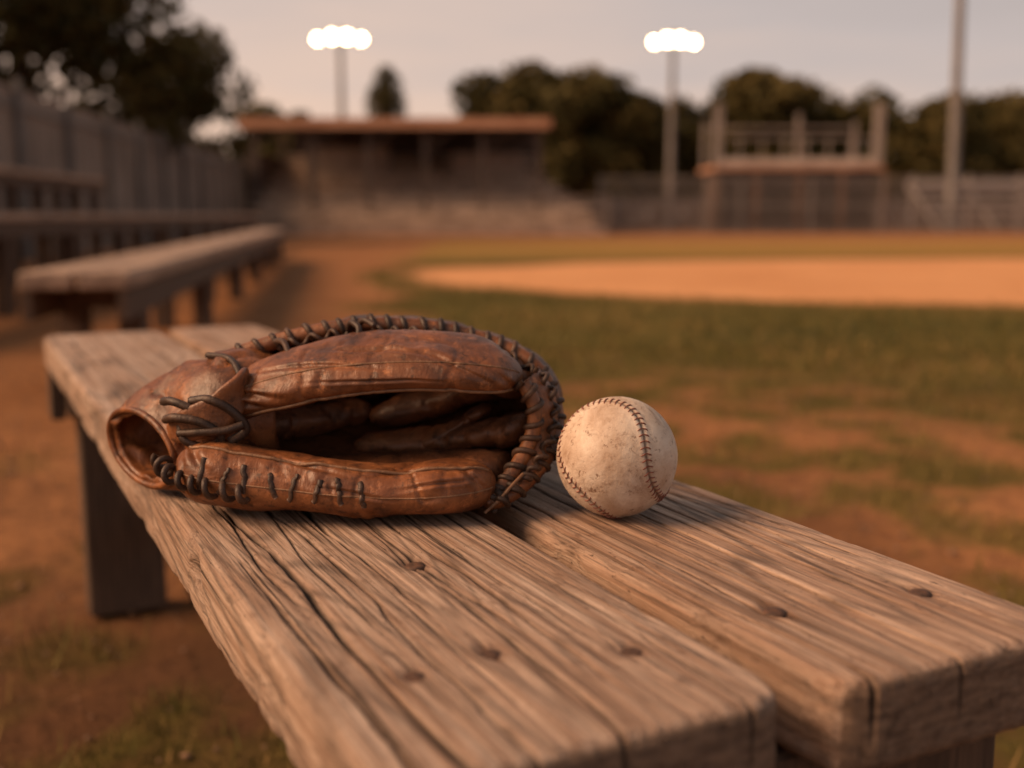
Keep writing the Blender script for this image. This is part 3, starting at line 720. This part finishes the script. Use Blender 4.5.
V,S=cloud([((x_,72+rng.uniform(-1,1),3.6+rng.uniform(0,1.5)),2.4) for x_ in np.arange(-1,62,1.8)],60,.6,.28);VV.append(V);SS.append(S)
e=empty('distant_trees',(0,66,0))
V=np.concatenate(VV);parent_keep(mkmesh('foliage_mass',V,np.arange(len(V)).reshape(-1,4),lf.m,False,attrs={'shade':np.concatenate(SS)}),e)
parent_keep(b.obj('trunks',bark,True),e)
# ------------------------------------------------------------------ world & sun
sun_dir=Vector((-.80,-.16,.62)).normalized()
el=math.asin(sun_dir.z);az=math.atan2(sun_dir.x,sun_dir.y)
w=bpy.data.worlds.new('World');scene.world=w;w.use_nodes=True;t=w.node_tree;t.nodes.clear()
out=t.nodes.new('ShaderNodeOutputWorld');sky=t.nodes.new('ShaderNodeTexSky');sky.sky_type='NISHITA';sky.sun_disc=False
sky.sun_elevation=el;sky.sun_rotation=az;sky.dust_density=4
b1=t.nodes.new('ShaderNodeBackground');b1.inputs[1].default_value=.06;t.links.new(sky.outputs[0],b1.inputs[0])
tc=t.nodes.new('ShaderNodeTexCoord');sx=t.nodes.new('ShaderNodeSeparateXYZ');t.links.new(tc.outputs['Generated'],sx.inputs[0])
mp=t.nodes.new('ShaderNodeMapping');mp.inputs['Scale'].default_value=(1.6,1.6,9);t.links.new(tc.outputs['Generated'],mp.inputs[0])
nz=t.nodes.new('ShaderNodeTexNoise');nz.inputs['Scale'].default_value=1.6;nz.inputs['Detail'].default_value=5;t.links.new(mp.outputs[0],nz.inputs['Vector'])
def mth(op,a,b):
    x=t.nodes.new('ShaderNodeMath');x.operation=op
    for v,i in ((a,0),(b,1)):
        if isinstance(v,float): x.inputs[i].default_value=v
        else: t.links.new(v,x.inputs[i])
    return x.outputs[0]
f=mth('ADD',sx.outputs[2],mth('MULTIPLY',mth('SUBTRACT',nz.outputs[0],.5),.26))
f=mth('ADD',f,mth('MULTIPLY',sx.outputs[0],.18))
rp=t.nodes.new('ShaderNodeValToRGB');el_=rp.color_ramp.elements
for i,(p,c) in enumerate([(0,(.98,.66,.48)),(.09,(.82,.61,.50)),(.20,(.60,.51,.48)),(.5,(.36,.33,.32)),(1,(.25,.235,.235))]):
    if i>=len(el_): el_.new(.5)
    el_[i].position=p;el_[i].color=(*c,1)
t.links.new(f,rp.inputs[0])
b2=t.nodes.new('ShaderNodeBackground');b2.inputs[1].default_value=1.0;t.links.new(rp.outputs[0],b2.inputs[0])
mx=t.nodes.new('ShaderNodeMixShader');mx.inputs[0].default_value=.92;t.links.new(b1.outputs[0],mx.inputs[1]);t.links.new(b2.outputs[0],mx.inputs[2]);t.links.new(mx.outputs[0],out.inputs[0])
sl=bpy.data.lights.new('sun','SUN');sl.energy=4.9;sl.angle=math.radians(34);sl.color=(1,.60,.34)
so=bpy.data.objects.new('sun',sl);COL.objects.link(so);so.rotation_euler=sun_dir.to_track_quat('Z','Y').to_euler();so.location=(-5,-3,6)
# ------------------------------------------------------------------ camera
cd=bpy.data.cameras.new('camera');cam=bpy.data.objects.new('camera',cd);COL.objects.link(cam);scene.camera=cam
cd.sensor_width=36;cd.lens=38.67;cd.clip_start=.02;cd.clip_end=2000
cam.location=(0,0,.64);cam.rotation_euler=(math.radians(90-8.73),0,0)
cd.dof.use_dof=True;cd.dof.focus_distance=.65;cd.dof.aperture_fstop=4.0
scene.view_settings.view_transform='Standard';scene.view_settings.look='None';scene.view_settings.exposure=0
